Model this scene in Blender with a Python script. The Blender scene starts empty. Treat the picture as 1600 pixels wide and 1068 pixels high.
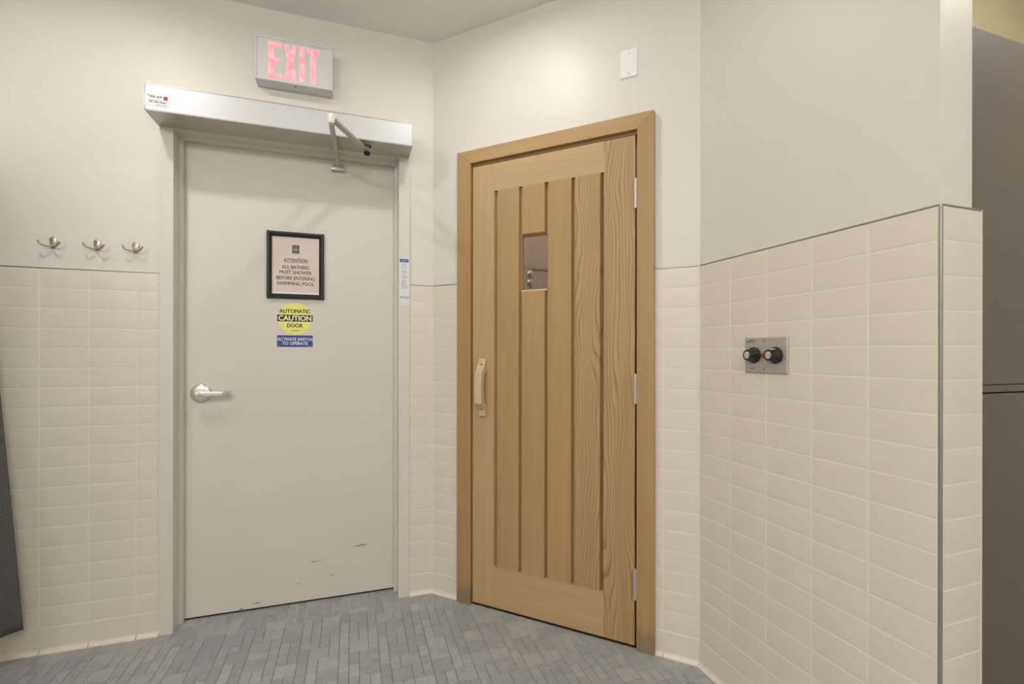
import bpy, bmesh, math, random
from mathutils import Vector, Matrix

random.seed(7)
scene = bpy.context.scene
COL = scene.collection
S = math.sqrt(.5)
R = math.radians

# ------------------------------------------------------------------ camera
CAM = Vector((-.3756, -2.3746, 1.1898))
YAW, ROLL, FPX, CY = .3233, .0015, 741.81, 552.67
cd = bpy.data.cameras.new('camera')
cam = bpy.data.objects.new('camera', cd)
COL.objects.link(cam)
fw = Vector((math.sin(YAW), math.cos(YAW), 0))
rt = Vector((math.cos(YAW), -math.sin(YAW), 0))
up = Vector((0, 0, 1))
r2 = rt*math.cos(ROLL)+up*math.sin(ROLL)
u2 = -rt*math.sin(ROLL)+up*math.cos(ROLL)
cam.matrix_world = Matrix(((r2.x, u2.x, -fw.x, CAM.x), (r2.y, u2.y, -fw.y, CAM.y), (r2.z, u2.z, -fw.z, CAM.z), (0, 0, 0, 1)))
cd.sensor_fit = 'HORIZONTAL'
cd.sensor_width = 36
cd.lens = 36*FPX/1600
cd.shift_y = (CY-534)/1600
cd.clip_start = .02
scene.camera = cam

# ------------------------------------------------------------------ world, exposure
w = bpy.data.worlds.new('world')
scene.world = w
w.use_nodes = True
w.node_tree.nodes['Background'].inputs[0].default_value = (.5, .5, .5, 1)
w.node_tree.nodes['Background'].inputs[1].default_value = .02
vs = scene.view_settings
vs.view_transform = 'Standard'
vs.look = 'None'
vs.gamma = 1
vs.use_curve_mapping = False
vs.exposure = -0.19
LAMP_W = 16.0        # each ceiling downlight
LAMP_COL = (1.0, .993, .965)
LAMPS = [((-1.31, -.73), .47), ((0.0, -.75), .32)]                       # recessed downlights by the two doors
FILL_DOMES = [((-1.9, -2.9), .85), ((-.6, -3.3), .85), ((.5, -3.8), .55), ((1.85, -1.9), .32), ((-2.0, -4.1), .5)]   # added fill lights out of view, not known fixtures of the room
FILL_DOME_W = 42.0

# ------------------------------------------------------------------ materials
def lin(c):
    c = c/255
    return c/12.92 if c <= .04045 else ((c+.055)/1.055)**2.4
def rgb(r, g, b): return (lin(r), lin(g), lin(b), 1)

class NT:
    def __init__(s, name):
        m = s.m = bpy.data.materials.new(name)
        m.use_nodes = True
        s.t = m.node_tree
        s.b = s.t.nodes['Principled BSDF']
    def n(s, kind, **k):
        o = s.t.nodes.new(kind)
        for a, v in k.items(): setattr(o, a, v)
        return o
    def l(s, a, b): s.t.links.new(a, b)
    def inp(s, **k):
        for a, v in k.items(): s.b.inputs[a.replace('_', ' ')].default_value = v
    def coords(s, kind='Object', scale=(1, 1, 1), randomize=False):
        tc = s.n('ShaderNodeTexCoord')
        mp = s.n('ShaderNodeMapping')
        mp.inputs['Scale'].default_value = scale
        s.l(tc.outputs[kind], mp.inputs['Vector'])
        if randomize:
            oi = s.n('ShaderNodeObjectInfo')
            mu = s.n('ShaderNodeVectorMath', operation='SCALE')
            mu.inputs[0].default_value = (7, 3, 5)
            s.l(oi.outputs['Random'], mu.inputs['Scale'])
            s.l(mu.outputs[0], mp.inputs['Location'])
        return mp.outputs[0]
    def noise(s, vec, scale, detail=3, rough=.5, dist=0):
        o = s.n('ShaderNodeTexNoise')
        o.inputs['Scale'].default_value = scale
        o.inputs['Detail'].default_value = detail
        o.inputs['Roughness'].default_value = rough
        o.inputs['Distortion'].default_value = dist
        if vec: s.l(vec, o.inputs['Vector'])
        return o.outputs['Fac']
    def ramp(s, fac, stops):
        o = s.n('ShaderNodeValToRGB')
        e = o.color_ramp.elements
        while len(e) < len(stops): e.new(.5)
        for i, (p, c) in enumerate(stops):
            e[i].position = p
            e[i].color = c if len(c) == 4 else (*c, 1)
        s.l(fac, o.inputs[0])
        return o.outputs[0]
    def mix(s, fac, a, b, mode='MIX'):
        o = s.n('ShaderNodeMix', data_type='RGBA', blend_type=mode)
        for i, v in ((0, fac), (6, a), (7, b)):
            if hasattr(v, 'links'): s.l(v, o.inputs[i])
            else: o.inputs[i].default_value = v
        return o.outputs[2]
    def bump(s, h, strength, dist=.002):
        o = s.n('ShaderNodeBump')
        o.inputs['Strength'].default_value = strength
        o.inputs['Distance'].default_value = dist
        s.l(h, o.inputs['Height'])
        s.l(o.outputs[0], s.b.inputs['Normal'])

def plain(name, col, rough=.5, metal=0, var=.04, vscale=20, bump=0, bscale=200, spec=.5):
    t = NT(name)
    c = t.coords('Object')
    f = t.noise(c, vscale, 3)
    a = tuple(x*(1-var) for x in col[:3])+(1,)
    b = tuple(min(1, x*(1+var)) for x in col[:3])+(1,)
    t.l(t.ramp(f, [(.3, a), (.7, b)]), t.b.inputs['Base Color'])
    t.inp(Roughness=rough, Metallic=metal)
    t.b.inputs['Specular IOR Level'].default_value = spec
    if bump:
        t.bump(t.noise(c, bscale, 2), bump, .001)
    return t.m

M = {}
M['paint'] = plain('cream_satin_paint', rgb(221, 216, 208), .43, var=.012, vscale=3, bump=.12, bscale=160, spec=.45)
M['paint_yellow'] = plain('yellow_cream_paint', rgb(184, 170, 132), .5, var=.012, vscale=3, bump=.1, bscale=160)
M['ceiling'] = plain('stippled_ceiling_white', rgb(243, 241, 238), .9, var=.03, vscale=120, bump=.8, bscale=260, spec=.2)
M['tile'] = plain('cream_glazed_tile', rgb(222, 214, 199), .34, var=.02, vscale=9, bump=.04, bscale=60, spec=.45)
M['grout'] = plain('cream_wall_grout', rgb(229, 222, 208), .8, var=.03, vscale=40, spec=.2)
M['trim'] = plain('grey_metal_edge', rgb(158, 155, 150), .4, metal=.6, var=.03)
M['doorpaint'] = plain('grey_white_door_enamel', rgb(213, 208, 199), .42, var=.012, vscale=3, bump=.05, bscale=90, spec=.4)
M['framepaint'] = plain('grey_white_frame_enamel', rgb(216, 213, 205), .42, var=.012, vscale=3, spec=.4)
M['alu'] = plain('satin_white_aluminium', rgb(200, 200, 200), .42, metal=.35, var=.01)
M['alu_dark'] = plain('grey_aluminium_arm', rgb(190, 186, 178), .35, metal=.5, var=.03)
M['chrome'] = plain('satin_chrome', rgb(222, 220, 218), .24, metal=.8, var=.02)
M['steel'] = plain('brushed_steel', rgb(186, 180, 172), .42, metal=.4, var=.05, vscale=60)
M['nickel'] = plain('antique_nickel', rgb(182, 172, 156), .32, metal=.55, var=.15, vscale=90)
M['black'] = plain('black_plastic', rgb(32, 31, 31), .3, var=.1)
M['blackframe'] = plain('black_moulding', rgb(38, 35, 34), .4, var=.1)
M['dark'] = plain('dark_gap', rgb(35, 28, 24), .8)
M['white'] = plain('white_plastic', rgb(238, 237, 233), .35, var=.01)
M['signwhite'] = plain('sign_grey_white_steel', rgb(214, 212, 211), .45, var=.015)
M['paper'] = plain('pale_pink_paper', rgb(224, 206, 198), .8, var=.02, vscale=12)
M['ink'] = plain('brown_grey_ink', rgb(92, 80, 74), .8)
M['emblem'] = plain('grey_emblem_print', rgb(108, 104, 99), .8, var=.3, vscale=120)
M['yellow'] = plain('yellow_vinyl', rgb(235, 229, 125), .5, var=.02)
M['inkblack'] = plain('olive_black_ink', rgb(66, 58, 30), .6)
M['blackband'] = plain('black_vinyl', rgb(42, 37, 18), .6)
M['cream_ink'] = plain('cream_ink', rgb(240, 234, 205), .6)
M['blue'] = plain('blue_vinyl', rgb(50, 68, 140), .5)
M['blue_ink'] = plain('white_ink', rgb(225, 228, 240), .6)
M['grey_ink'] = plain('pale_grey_ink', rgb(165, 163, 165), .7)
M['mid_ink'] = plain('mid_grey_ink', rgb(118, 114, 112), .7)
M['sticker'] = plain('pale_vinyl_film', rgb(222, 224, 226), .3, var=.01)
M['redlogo'] = plain('dark_red_ink', rgb(150, 60, 75), .6, var=.2, vscale=300)
M['redlens'] = plain('red_lens', rgb(150, 48, 52), .3)
M['scuff'] = plain('dark_scuff', rgb(86, 80, 74), .8)
M['handlewood'] = plain('pale_handle_wood', rgb(206, 184, 146), .5, var=.08, vscale=40)
M['laminate'] = plain('dark_brown_laminate', rgb(112, 102, 92), .55, var=.09, vscale=240, bump=.15, bscale=420)

def emit(name, col, s):
    t = NT(name)
    t.inp(Base_Color=col, Roughness=.5)
    t.b.inputs['Emission Color'].default_value = col
    t.b.inputs['Emission Strength'].default_value = s
    return t.m
M['lens'] = emit('downlight_lens', (1, .95, .87, 1), 6)
t = NT('lit_red_letter')
f = t.noise(t.coords('Object'), 30, 2)
c = t.ramp(f, [(.3, rgb(252, 128, 138)), (.7, rgb(254, 178, 178))])
t.l(c, t.b.inputs['Base Color']); t.l(c, t.b.inputs['Emission Color'])
t.b.inputs['Emission Strength'].default_value = .75
M['redlit'] = t.m

def glass(name, tint, gl):
    t = NT(name)
    tr = t.n('ShaderNodeBsdfTransparent'); tr.inputs[0].default_value = tint
    g = t.n('ShaderNodeBsdfGlossy'); g.inputs['Roughness'].default_value = .03
    mx = t.n('ShaderNodeMixShader')
    mx.inputs[0].default_value = gl
    t.l(tr.outputs[0], mx.inputs[1]); t.l(g.outputs[0], mx.inputs[2])
    t.l(mx.outputs[0], t.t.nodes['Material Output'].inputs[0])
    return t.m
M['pane'] = glass('clear_pane', (.97, .97, .965, 1), .05)
M['pane_thin'] = glass('clear_notice_glass', (.99, .99, .99, 1), .025)

def wood(name, base, dark, axis='z', figure=0.0, ring=24, dirty=False):
    t = NT(name)
    sc = (1, 1, .035) if axis == 'z' else (.035, 1, 1)
    v = t.coords('Object', sc, True)
    n1 = t.noise(v, 170, 3, .55)                                   # fine straight grain
    n2 = t.noise(v, 26, 2, .5, .3)                                 # wide bands
    col = t.ramp(n2, [(.3, tuple(x*.94 for x in base[:3])), (.7, tuple(min(1, x*1.04) for x in base[:3]))])
    col = t.mix(t.ramp(n1, [(.45, (0, 0, 0)), (.8, (.26, .26, .26))]), col, dark)
    if figure:
        sc2 = (1, 1, .2) if axis == 'z' else (.2, 1, 1)
        v2 = t.coords('Object', sc2, True)
        wv = t.n('ShaderNodeTexWave', wave_type='BANDS', bands_direction='X', wave_profile='SAW')
        wv.inputs['Scale'].default_value = ring
        wv.inputs['Distortion'].default_value = 30
        wv.inputs['Detail'].default_value = 1.5
        wv.inputs['Detail Scale'].default_value = .38
        wv.inputs['Detail Roughness'].default_value = .45
        t.l(v2, wv.inputs['Vector'])
        k = t.ramp(wv.outputs['Fac'], [(.62, (0, 0, 0)), (.95, (figure,)*3)])
        col = t.mix(k, col, dark)
    if dirty:                                                      # mop-water staining with a ragged edge
        tc = t.n('ShaderNodeTexCoord'); sx = t.n('ShaderNodeSeparateXYZ')
        t.l(tc.outputs['Object'], sx.inputs[0])
        mm = t.n('ShaderNodeMath', operation='MULTIPLY_ADD')
        nn = t.noise(t.coords('Object', (1, 1, .4)), 30, 3)
        t.l(nn, mm.inputs[0]); mm.inputs[1].default_value = -.12; t.l(sx.outputs[2], mm.inputs[2])
        k = t.ramp(mm.outputs[0], [(0.0, (.62,)*3), (.05, (0, 0, 0))])
        col = t.mix(k, col, rgb(120, 108, 92))
    t.l(col, t.b.inputs['Base Color'])
    t.inp(Roughness=.42)
    t.b.inputs['Specular IOR Level'].default_value = .4
    t.bump(n1, .12, .0006)
    return t.m
WB, WD = rgb(188, 160, 116), rgb(152, 117, 74)
M['wood'] = wood('honey_wood_vertical', WB, WD)
M['wood_fig'] = wood('honey_wood_figured', rgb(180, 150, 104), rgb(122, 91, 52), figure=.62)
M['wood_h'] = wood('honey_wood_horizontal', rgb(188, 160, 117), WD, axis='x')
M['plank'] = wood('honey_wood_plank', rgb(178, 146, 100), rgb(134, 100, 58))
M['casing'] = wood('casing_wood_vertical', rgb(174, 140, 93), rgb(132, 97, 57), dirty=True)
M['casing_h'] = wood('casing_wood_horizontal', rgb(180, 147, 101), rgb(140, 100, 58), axis='x')
M['sauna'] = wood('sauna_board', rgb(150, 129, 110), rgb(105, 85, 68))

# floor stone: tone attribute gives each piece its own grey
t = NT('grey_stone_mosaic')
at = t.n('ShaderNodeAttribute', attribute_name='tone')
v = t.coords('Generated')
geo = t.n('ShaderNodeNewGeometry')
n1 = t.noise(geo.outputs['Position'], 26, 5, .62)
n2 = t.noise(geo.outputs['Position'], 190, 3, .6)
base = t.ramp(at.outputs['Fac'], [(0, rgb(152, 153, 154)), (.5, rgb(160, 160, 160)), (1, rgb(171, 169, 168))])
k = t.ramp(n1, [(.3, (.86, .86, .87)), (.7, (1.1, 1.1, 1.09))])
k2 = t.ramp(n2, [(.3, (.93, .93, .93)), (.7, (1.06, 1.06, 1.05))])
t.l(t.mix(1, t.mix(1, base, k, 'MULTIPLY'), k2, 'MULTIPLY'), t.b.inputs['Base Color'])
t.inp(Roughness=.55)
t.bump(n2, .15, .001)
M['stone'] = t.m
# floor grout: old grey in the field, fresh pale grout in the courses along the walls
t = NT('floor_grout')
geo = t.n('ShaderNodeNewGeometry'); sp = t.n('ShaderNodeSeparateXYZ')
t.l(geo.outputs['Position'], sp.inputs[0])
def math_(op, a, b=None):
    o = t.n('ShaderNodeMath', operation=op)
    for i, x in enumerate((a, b)):
        if x is None: continue
        if hasattr(x, 'links'): t.l(x, o.inputs[i])
        else: o.inputs[i].default_value = x
    return o.outputs[0]
d1 = math_('MULTIPLY', sp.outputs[1], -1.0)
d2 = math_('MULTIPLY', math_('ADD', sp.outputs[0], sp.outputs[1]), -S)
d3 = math_('SUBTRACT', .880, sp.outputs[0])
d = math_('MINIMUM', math_('MINIMUM', d1, d2), d3)
d = math_('ADD', d, math_('MULTIPLY', t.noise(geo.outputs['Position'], 9, 2), .06))
t.l(t.ramp(d, [(.09, rgb(205, 201, 194)), (.125, rgb(120, 116, 109))]), t.b.inputs['Base Color'])
t.inp(Roughness=.85)
M['floorgrout'] = t.m
# woven grey curtain
t = NT('grey_waffle_fabric')
v = t.coords('Object')
wv = t.n('ShaderNodeTexWave', bands_direction='Z'); wv.inputs['Scale'].default_value = 42
t.l(v, wv.inputs['Vector'])
wy = t.n('ShaderNodeTexWave', bands_direction='Y'); wy.inputs['Scale'].default_value = 42
t.l(v, wy.inputs['Vector'])
mx = math_('MULTIPLY', wv.outputs['Fac'], math_('ADD', math_('MULTIPLY', wy.outputs['Fac'], .4), .6))
t.l(t.ramp(mx, [(0, rgb(78, 76, 76)), (1, rgb(118, 116, 115))]), t.b.inputs['Base Color'])
t.inp(Roughness=.9)
t.bump(mx, .5, .002)
M['fabric'] = t.m

# ------------------------------------------------------------------ mesh helpers
def fin(bm, name, mat, parent=None, smooth=False, loc=None):
    bmesh.ops.recalc_face_normals(bm, faces=bm.faces)
    me = bpy.data.meshes.new(name)
    bm.to_mesh(me); bm.free()
    me.materials.append(M[mat] if isinstance(mat, str) else mat)
    if smooth:
        me.shade_smooth()
        me.set_sharp_from_angle(angle=R(38))
    o = bpy.data.objects.new(name, me)
    COL.objects.link(o)
    if parent: o.parent = parent
    if loc: o.location = loc
    return o

def box(bm, x0, x1, y0, y1, z0, z1, bev=0, seg=1):
    vs = [bm.verts.new((x, y, z)) for x in (x0, x1) for y in (y0, y1) for z in (z0, z1)]
    fs = [bm.faces.new([vs[i] for i in f]) for f in ((0, 1, 3, 2), (4, 6, 7, 5), (0, 4, 5, 1), (2, 3, 7, 6), (0, 2, 6, 4), (1, 5, 7, 3))]
    if bev:
        es = list({e for f in fs for e in f.edges})
        bmesh.ops.bevel(bm, geom=es, offset=bev, segments=seg, affect='EDGES', profile=.5)

def B_(*boxes, bev=0, seg=1):
    bm = bmesh.new()
    for b in boxes: box(bm, *b, bev=bev, seg=seg)
    return bm

def prism(bm, poly, axis, a, b, bev=0, seg=2):
    """poly: 2-D outline in the two other axes (in x,y,z order), extruded along axis from a to b"""
    def P(u, v, w):
        return {'x': (w, u, v), 'y': (u, w, v), 'z': (u, v, w)}[axis]
    A = [bm.verts.new(P(u, v, a)) for u, v in poly]
    Bv = [bm.verts.new(P(u, v, b)) for u, v in poly]
    fs = [bm.faces.new(A), bm.faces.new(Bv[::-1])]
    n = len(poly)
    for i in range(n):
        fs.append(bm.faces.new((A[i], Bv[i], Bv[(i+1) % n], A[(i+1) % n])))
    if bev:
        es = list({e for f in fs for e in f.edges})
        bmesh.ops.bevel(bm, geom=es, offset=bev, segments=seg, affect='EDGES', profile=.5)

def lathe(bm, prof, axis='y', c=(0, 0, 0), n=32):
    """prof: (radius, position along axis); closed with caps where radius is 0"""
    rings = []
    for r, h in prof:
        ring = []
        for i in range(n if r > 1e-6 else 1):
            a = 2*math.pi*i/n
            u, v = r*math.cos(a), r*math.sin(a)
            p = {'y': (u, h, v), 'z': (u, v, h), 'x': (h, u, v)}[axis]
            ring.append(bm.verts.new((p[0]+c[0], p[1]+c[1], p[2]+c[2])))
        rings.append(ring)
    for A, Bv in zip(rings, rings[1:]):
        for i in range(n):
            j = (i+1) % n
            if len(A) == 1 and len(Bv) == 1: continue
            if len(A) == 1: bm.faces.new((A[0], Bv[i], Bv[j]))
            elif len(Bv) == 1: bm.faces.new((A[i], A[j], Bv[0]))
            else: bm.faces.new((A[i], A[j], Bv[j], Bv[i]))

def tube(bm, pts, rad, n=10, flat=1.0):
    pts = [Vector(p) for p in pts]
    rad = rad if isinstance(rad, (list, tuple)) else [rad]*len(pts)
    rings = []
    for i, p in enumerate(pts):
        d = (pts[min(i+1, len(pts)-1)]-pts[max(i-1, 0)]).normalized()
        ref = Vector((0, 0, 1)) if abs(d.z) < .9 else Vector((0, 1, 0))
        a = d.cross(ref).normalized(); b = a.cross(d).normalized()
        rings.append([bm.verts.new(p+rad[i]*(a*math.cos(2*math.pi*k/n)+b*flat*math.sin(2*math.pi*k/n))) for k in range(n)])
    for A, Bv in zip(rings, rings[1:]):
        for k in range(n):
            bm.faces.new((A[k], A[(k+1) % n], Bv[(k+1) % n], Bv[k]))
    bm.faces.new(rings[0]); bm.faces.new(rings[-1][::-1])

XC = 1.2447*S                                   # corner between the sauna wall and the right wall
YD = -XC-.788                                   # free end of the right wall
FR = {'A': ((0, 0, 0), 0), 'B': ((0, 0, 0), R(-45)), 'C': ((XC, -XC, 0), R(-90)), 'D': ((0, YD, 0), 0), 'W': ((0, 0, 0), 0)}
def place(o, wall, x=0, off=0, z=0):
    """wall frame: x along the wall to the right, y into the wall, z up"""
    org, a = FR[wall]
    v = Matrix.Rotation(a, 3, 'Z') @ Vector((x, -off, z))
    o.location = Vector(org)+v
    o.rotation_euler = (0, 0, a)
    return o
def tag(o, label, cat, group=None, kind=None):
    o['label'] = label
    if cat: o['category'] = cat
    if group: o['group'] = group
    if kind: o['kind'] = kind
    return o
def thing(name, wall, x=0, off=0, z=0, label=None, cat=None, group=None, kind=None):
    o = bpy.data.objects.new(name, None)
    o.empty_display_size = .05
    COL.objects.link(o)
    place(o, wall, x, off, z)
    if label: tag(o, label, cat, group, kind)
    elif kind: o['kind'] = kind
    return o

def text(parent, s, x, z, w, h, y, mat, name='lettering', bold=0.0, thick=.0002):
    """lettering centred at x,z, fitted to w by h, flat on the plane y of its parent"""
    cu = bpy.data.curves.new('txt', 'FONT')
    cu.body = s; cu.size = 1; cu.extrude = .001; cu.resolution_u = 3
    tmp = bpy.data.objects.new('txt', cu)
    COL.objects.link(tmp)
    dg = bpy.context.evaluated_depsgraph_get()
    me = bpy.data.meshes.new_from_object(tmp.evaluated_get(dg))
    bpy.data.objects.remove(tmp); bpy.data.curves.remove(cu)
    X = [v.co.x for v in me.vertices]; Y = [v.co.y for v in me.vertices]
    x0, x1, y0, y1 = min(X), max(X), min(Y), max(Y)
    for v in me.vertices:
        v.co = ((v.co.x-(x0+x1)/2)*w/(x1-x0)+x, y-thick*(1 if v.co.z > 0 else 0), (v.co.y-(y0+y1)/2)*h/(y1-y0)+z)
    bm = bmesh.new()                                       # heavier strokes: overlaid copies set slightly apart
    for i, (du, dv) in enumerate(((0, 0), (-1, 0), (1, 0), (0, .7), (0, -.7)) if bold else ((0, 0),)):
        m2 = me.copy()
        m2.transform(Matrix.Translation((du*bold*h, -.00002*i, dv*bold*h)))
        bm.from_mesh(m2); bpy.data.meshes.remove(m2)
    bm.to_mesh(me); bm.free()
    me.name = name
    me.materials.clear(); me.materials.append(M[mat])
    o = bpy.data.objects.new(name, me)
    COL.objects.link(o); o.parent = parent
    return o

# ------------------------------------------------------------------ setting
H = 2.743
T = 1.528              # top of the tile dado
P = .0792              # course height
G = .0022              # joint
REC = .006             # paint plane lies behind the tile face

wallA = fin(B_((-2.7, -1.146, REC, .14, 0, H), (-.1165, .05, REC, .14, 0, H), (-1.146, -.1165, REC, .14, 2.19, H)), 'wall_left', 'paint')
tag(wallA, 'cream painted wall with beige tile dado around the white door', 'wall', kind='structure')
wallB = place(fin(B_((0, .2, REC, .14, 0, H), (1.045, 1.2447+.05, REC, .14, 0, H), (.2, 1.045, REC, .14, 2.12, H)), 'wall_rear', 'paint'), 'B')
tag(wallB, 'cream angled wall holding the wooden sauna door', 'wall', kind='structure')
wallC = place(fin(B_((-.06, .788-REC, REC, .1187, 0, H)), 'wall_right', 'paint'), 'C')
tag(wallC, 'cream wall with beige tile dado and the control plate', 'wall', kind='structure')
o = fin(B_((.99, 3.2, -1.15, -.9, 0, H)), 'wall_far', 'paint_yellow')
tag(o, 'yellowish cream wall above the brown lockers', 'wall', kind='structure')
for nm, b, lb in (('wall_end', (-2.8, -2.7, -4.6, .14, 0, H), 'cream end wall beyond the shower curtain'),
                  ('wall_side', (3.2, 3.3, -4.6, -.9, 0, H), 'cream side wall beyond the lockers'),
                  ('wall_front', (-2.8, 3.3, -4.7, -4.6, 0, H), 'cream wall behind the viewer')):
    tag(fin(B_(b), nm, 'paint'), lb, 'wall', kind='structure')
ceil = fin(B_((-2.8, 3.3, -4.7, 1.3, H, H+.1)), 'ceiling', 'ceiling')
tag(ceil, 'off-white stippled ceiling', 'ceiling', kind='structure')
floor = fin(B_((-2.8, 3.3, -4.7, 1.3, -.1, -.0018)), 'floor', 'floorgrout')
tag(floor, 'grey stone mosaic floor with pale grout', 'floor', kind='structure')

# the sauna behind the wooden door
sw = fin(B_((.02, .07, .2, 1.15, 0, H), (.02, 2.2, 1.1, 1.2, 0, H), (2.1, 2.2, -.9, 1.15, 0, H), (.07, 2.1, 1.08, 1.1, 1.852, 1.872), (.72, .945, 1.085, 1.1, 0, H)), 'wall_sauna', 'sauna')
tag(sw, 'brown boarded wall seen through the sauna door window', 'wall', kind='structure')

# -------------------------------------------------- wall tiles (each its own piece)
def tile_mesh(wd, ht, name='tile', y0=0.0, y1=REC, b=.0016, p=.0012):
    """pillowed tile, face at y0, back at y1, origin at its lower left"""
    bm = bmesh.new()
    x0, x1, z0, z1 = G/2, wd-G/2, G/2, ht-G/2
    def ring(i, y): return [bm.verts.new(c) for c in ((x0+i, y, z0+i), (x1-i, y, z0+i), (x1-i, y, z1-i), (x0+i, y, z1-i))]
    r = [ring(0, y1), ring(0, y0+p*2), ring(b, y0+p*.25), ring(b*3, y0)]
    for A, Bq in zip(r, r[1:]):
        for i in range(4): bm.faces.new((A[i], A[(i+1) % 4], Bq[(i+1) % 4], Bq[i]))
    bm.faces.new(r[-1])
    bmesh.ops.recalc_face_normals(bm, faces=bm.faces)
    me = bpy.data.meshes.new(name); bm.to_mesh(me); bm.free()
    me.materials.append(M['tile'])
    me.shade_smooth(); me.set_sharp_from_angle(angle=R(30))
    return me
def base_mesh(wd, ht):
    """bottom course with a small cove foot"""
    bm = bmesh.new()
    x0, x1 = G/2, wd-G/2
    prof = [(REC, ht-G/2), (.0018, ht-G/2), (0, ht-G/2-.004), (0, .021), (-.0012, .015), (-.0045, .009), (-.0105, .0045), (-.0115, .0), (REC, 0)]
    prism(bm, prof, 'x', x0, x1)
    bmesh.ops.recalc_face_normals(bm, faces=bm.faces)
    me = bpy.data.meshes.new('base_tile'); bm.to_mesh(me); bm.free()
    me.materials.append(M['tile'])
    return me
ZB = T-18*P
def tile_wall(wall, parent, cols, joined=False, extra=0):
    """cols: joint positions along the wall"""
    org, ang = FR[wall]
    bed_x0, bed_x1 = cols[0], cols[-1]
    def child(o, x, z):
        o.parent = parent
        if parent is wallC and wall == 'D':                       # end face: in the right wall's own frame
            o.matrix_parent_inverse = parent.matrix_basis.inverted()
            place(o, 'D', x, extra, z)
        else:
            o.location = (x, -extra, z)
    if joined:
        bm = bmesh.new()
        for xa, xb in zip(cols, cols[1:]):
            for r in range(19):
                ht = P if r < 18 else ZB
                z = T-(r+1)*P if r < 18 else 0
                me = tile_mesh(xb-xa, ht) if r < 18 else base_mesh(xb-xa, ht)
                me.transform(Matrix.Translation((xa, 0, z)))
                bm.from_mesh(me); bpy.data.meshes.remove(me)
        o = fin(bm, 'tile_field', 'tile', parent)
        o['kind'] = 'stuff'
    else:
        for xa, xb in zip(cols, cols[1:]):
            mt, mb = tile_mesh(xb-xa, P), base_mesh(xb-xa, ZB)
            for r in range(19):
                o = bpy.data.objects.new('tile' if r < 18 else 'base_tile', mt if r < 18 else mb)
                COL.objects.link(o)
                child(o, xa, T-(r+1)*P if r < 18 else 0)
    bed = fin(B_((0, bed_x1-bed_x0, .0009, REC+.001, 0, T-.002)), 'grout_bed', 'grout')
    child(bed, bed_x0, 0)
    tr = fin(B_((0, bed_x1-bed_x0, -.0006, REC+.001, 0, .0032)), 'edge_trim', 'trim')
    child(tr, bed_x0, T-.001)

bpy.context.view_layer.update()
tile_wall('A', wallA, [-1.868, -1.7095, -1.5509, -1.3915, -1.2307, -1.1505])
tile_wall('A', wallA, [-2.7, -2.502, -2.344, -2.185, -2.027, -1.868], joined=True)
tile_wall('A', wallA, [-.1117, -.002])
tile_wall('B', wallB, [.002, .157])
tile_wall('B', wallB, [1.08, 1.1136, 1.2447-.002])
tile_wall('C', wallC, [.002, .1589, .3124, .4702, .6288, .7815])
tile_wall('D', wallC, [XC+.0065, 1.0258-.0035])
for wl, pr_, wd in ((wallB, 0.0, ''), (wallB, 1.2447, '')):
    bm = bmesh.new()
    lathe(bm, [(0, .010), (.0042, .010), (.0042, T), (0, T)], 'z', (pr_, .0026, 0), 12)
    fin(bm, 'corner_grout', 'grout', wl, True)
    bm = bmesh.new()
    lathe(bm, [(0, 0), (.016, 0), (.0145, .004), (.009, .009), (.0045, .018), (0, .02)], 'z', (pr_, .0026, 0), 12)
    fin(bm, 'corner_foot', 'tile', wl, True)
# metal corner profile and the tiled back of the right wall
bm = bmesh.new()
prism(bm, [(.7815, -.0008), (.7890, -.0008), (.7890, .0062), (.7815, .0062)], 'z', 0, T+.0015, bev=.002, seg=3)
fin(bm, 'corner_trim', 'trim', wallC, smooth=True)
bm = B_((.3, .784, .1187, .1420, 0, T))
fin(bm, 'tile_backing', 'grout', wallC)
bm = B_((.28, .7885, .1420, .1457, 0, T+.0015))
fin(bm, 'edge_strip', 'tile', wallC)

# -------------------------------------------------- floor mosaic
UX, UY, X0 = .03795, .0379, -.692
known = [(5, 10, 2, 2), (5, 12, 2, 2), (9, 12, 2, 2), (13, 12, 2, 2), (12, 14, 2, 2), (14, 16, 2, 2), (16, 14, 2, 2), (1, 10, 2, 2), (-2, 8, 2, 2), (-4, 6, 2, 2),
         (5, 2, 2, 2), (5, 4, 2, 2), (20, 14, 2, 2), (22, 16, 2, 2), (18, 16, 2, 2), (1, 2, 2, 2), (1, 4, 2, 2), (-2, 10, 1, 2), (-1, 10, 1, 2), (9, 10, 2, 2),
         (12, 12, 1, 2), (14, 14, 1, 2), (15, 13, 1, 3), (16, 16, 1, 2), (17, 16, 1, 2), (18, 14, 1, 2), (19, 14, 1, 2), (20, 16, 1, 3), (21, 16, 1, 2),
         (4, 10, 1, 2), (4, 12, 1, 2), (7, 10, 1, 2), (7, 12, 1, 1), (7, 13, 1, 2), (8, 10, 1, 2), (8, 12, 1, 2), (0, 8, 1, 3), (0, 11, 1, 1), (3, 10, 1, 3),
         (9, 14, 1, 2), (10, 14, 1, 2), (11, 13, 1, 2), (11, 11, 1, 2), (-3, 8, 1, 2), (-4, 8, 1, 3), (-5, 5, 1, 3), (-3, 4, 1, 2), (4, 1, 1, 2), (4, 3, 1, 2), (4, 5, 1, 2),
         (7, 2, 1, 2), (7, 4, 1, 2), (10, 6, 1, 2), (3, 2, 1, 3), (1, 8, 1, 2), (2, 7, 1, 3), (3, 8, 1, 2), (22, 14, 2, 2), (16, 12, 2, 2)]
occ, pieces = {}, []
def put(i, j, a, b):
    cells = [(i+p, j+q) for p in range(a) for q in range(b)]
    if any(c in occ for c in cells): return False
    for c in cells: occ[c] = 1
    pieces.append((i, j, a, b)); return True
for k_ in known: put(*k_)
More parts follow.
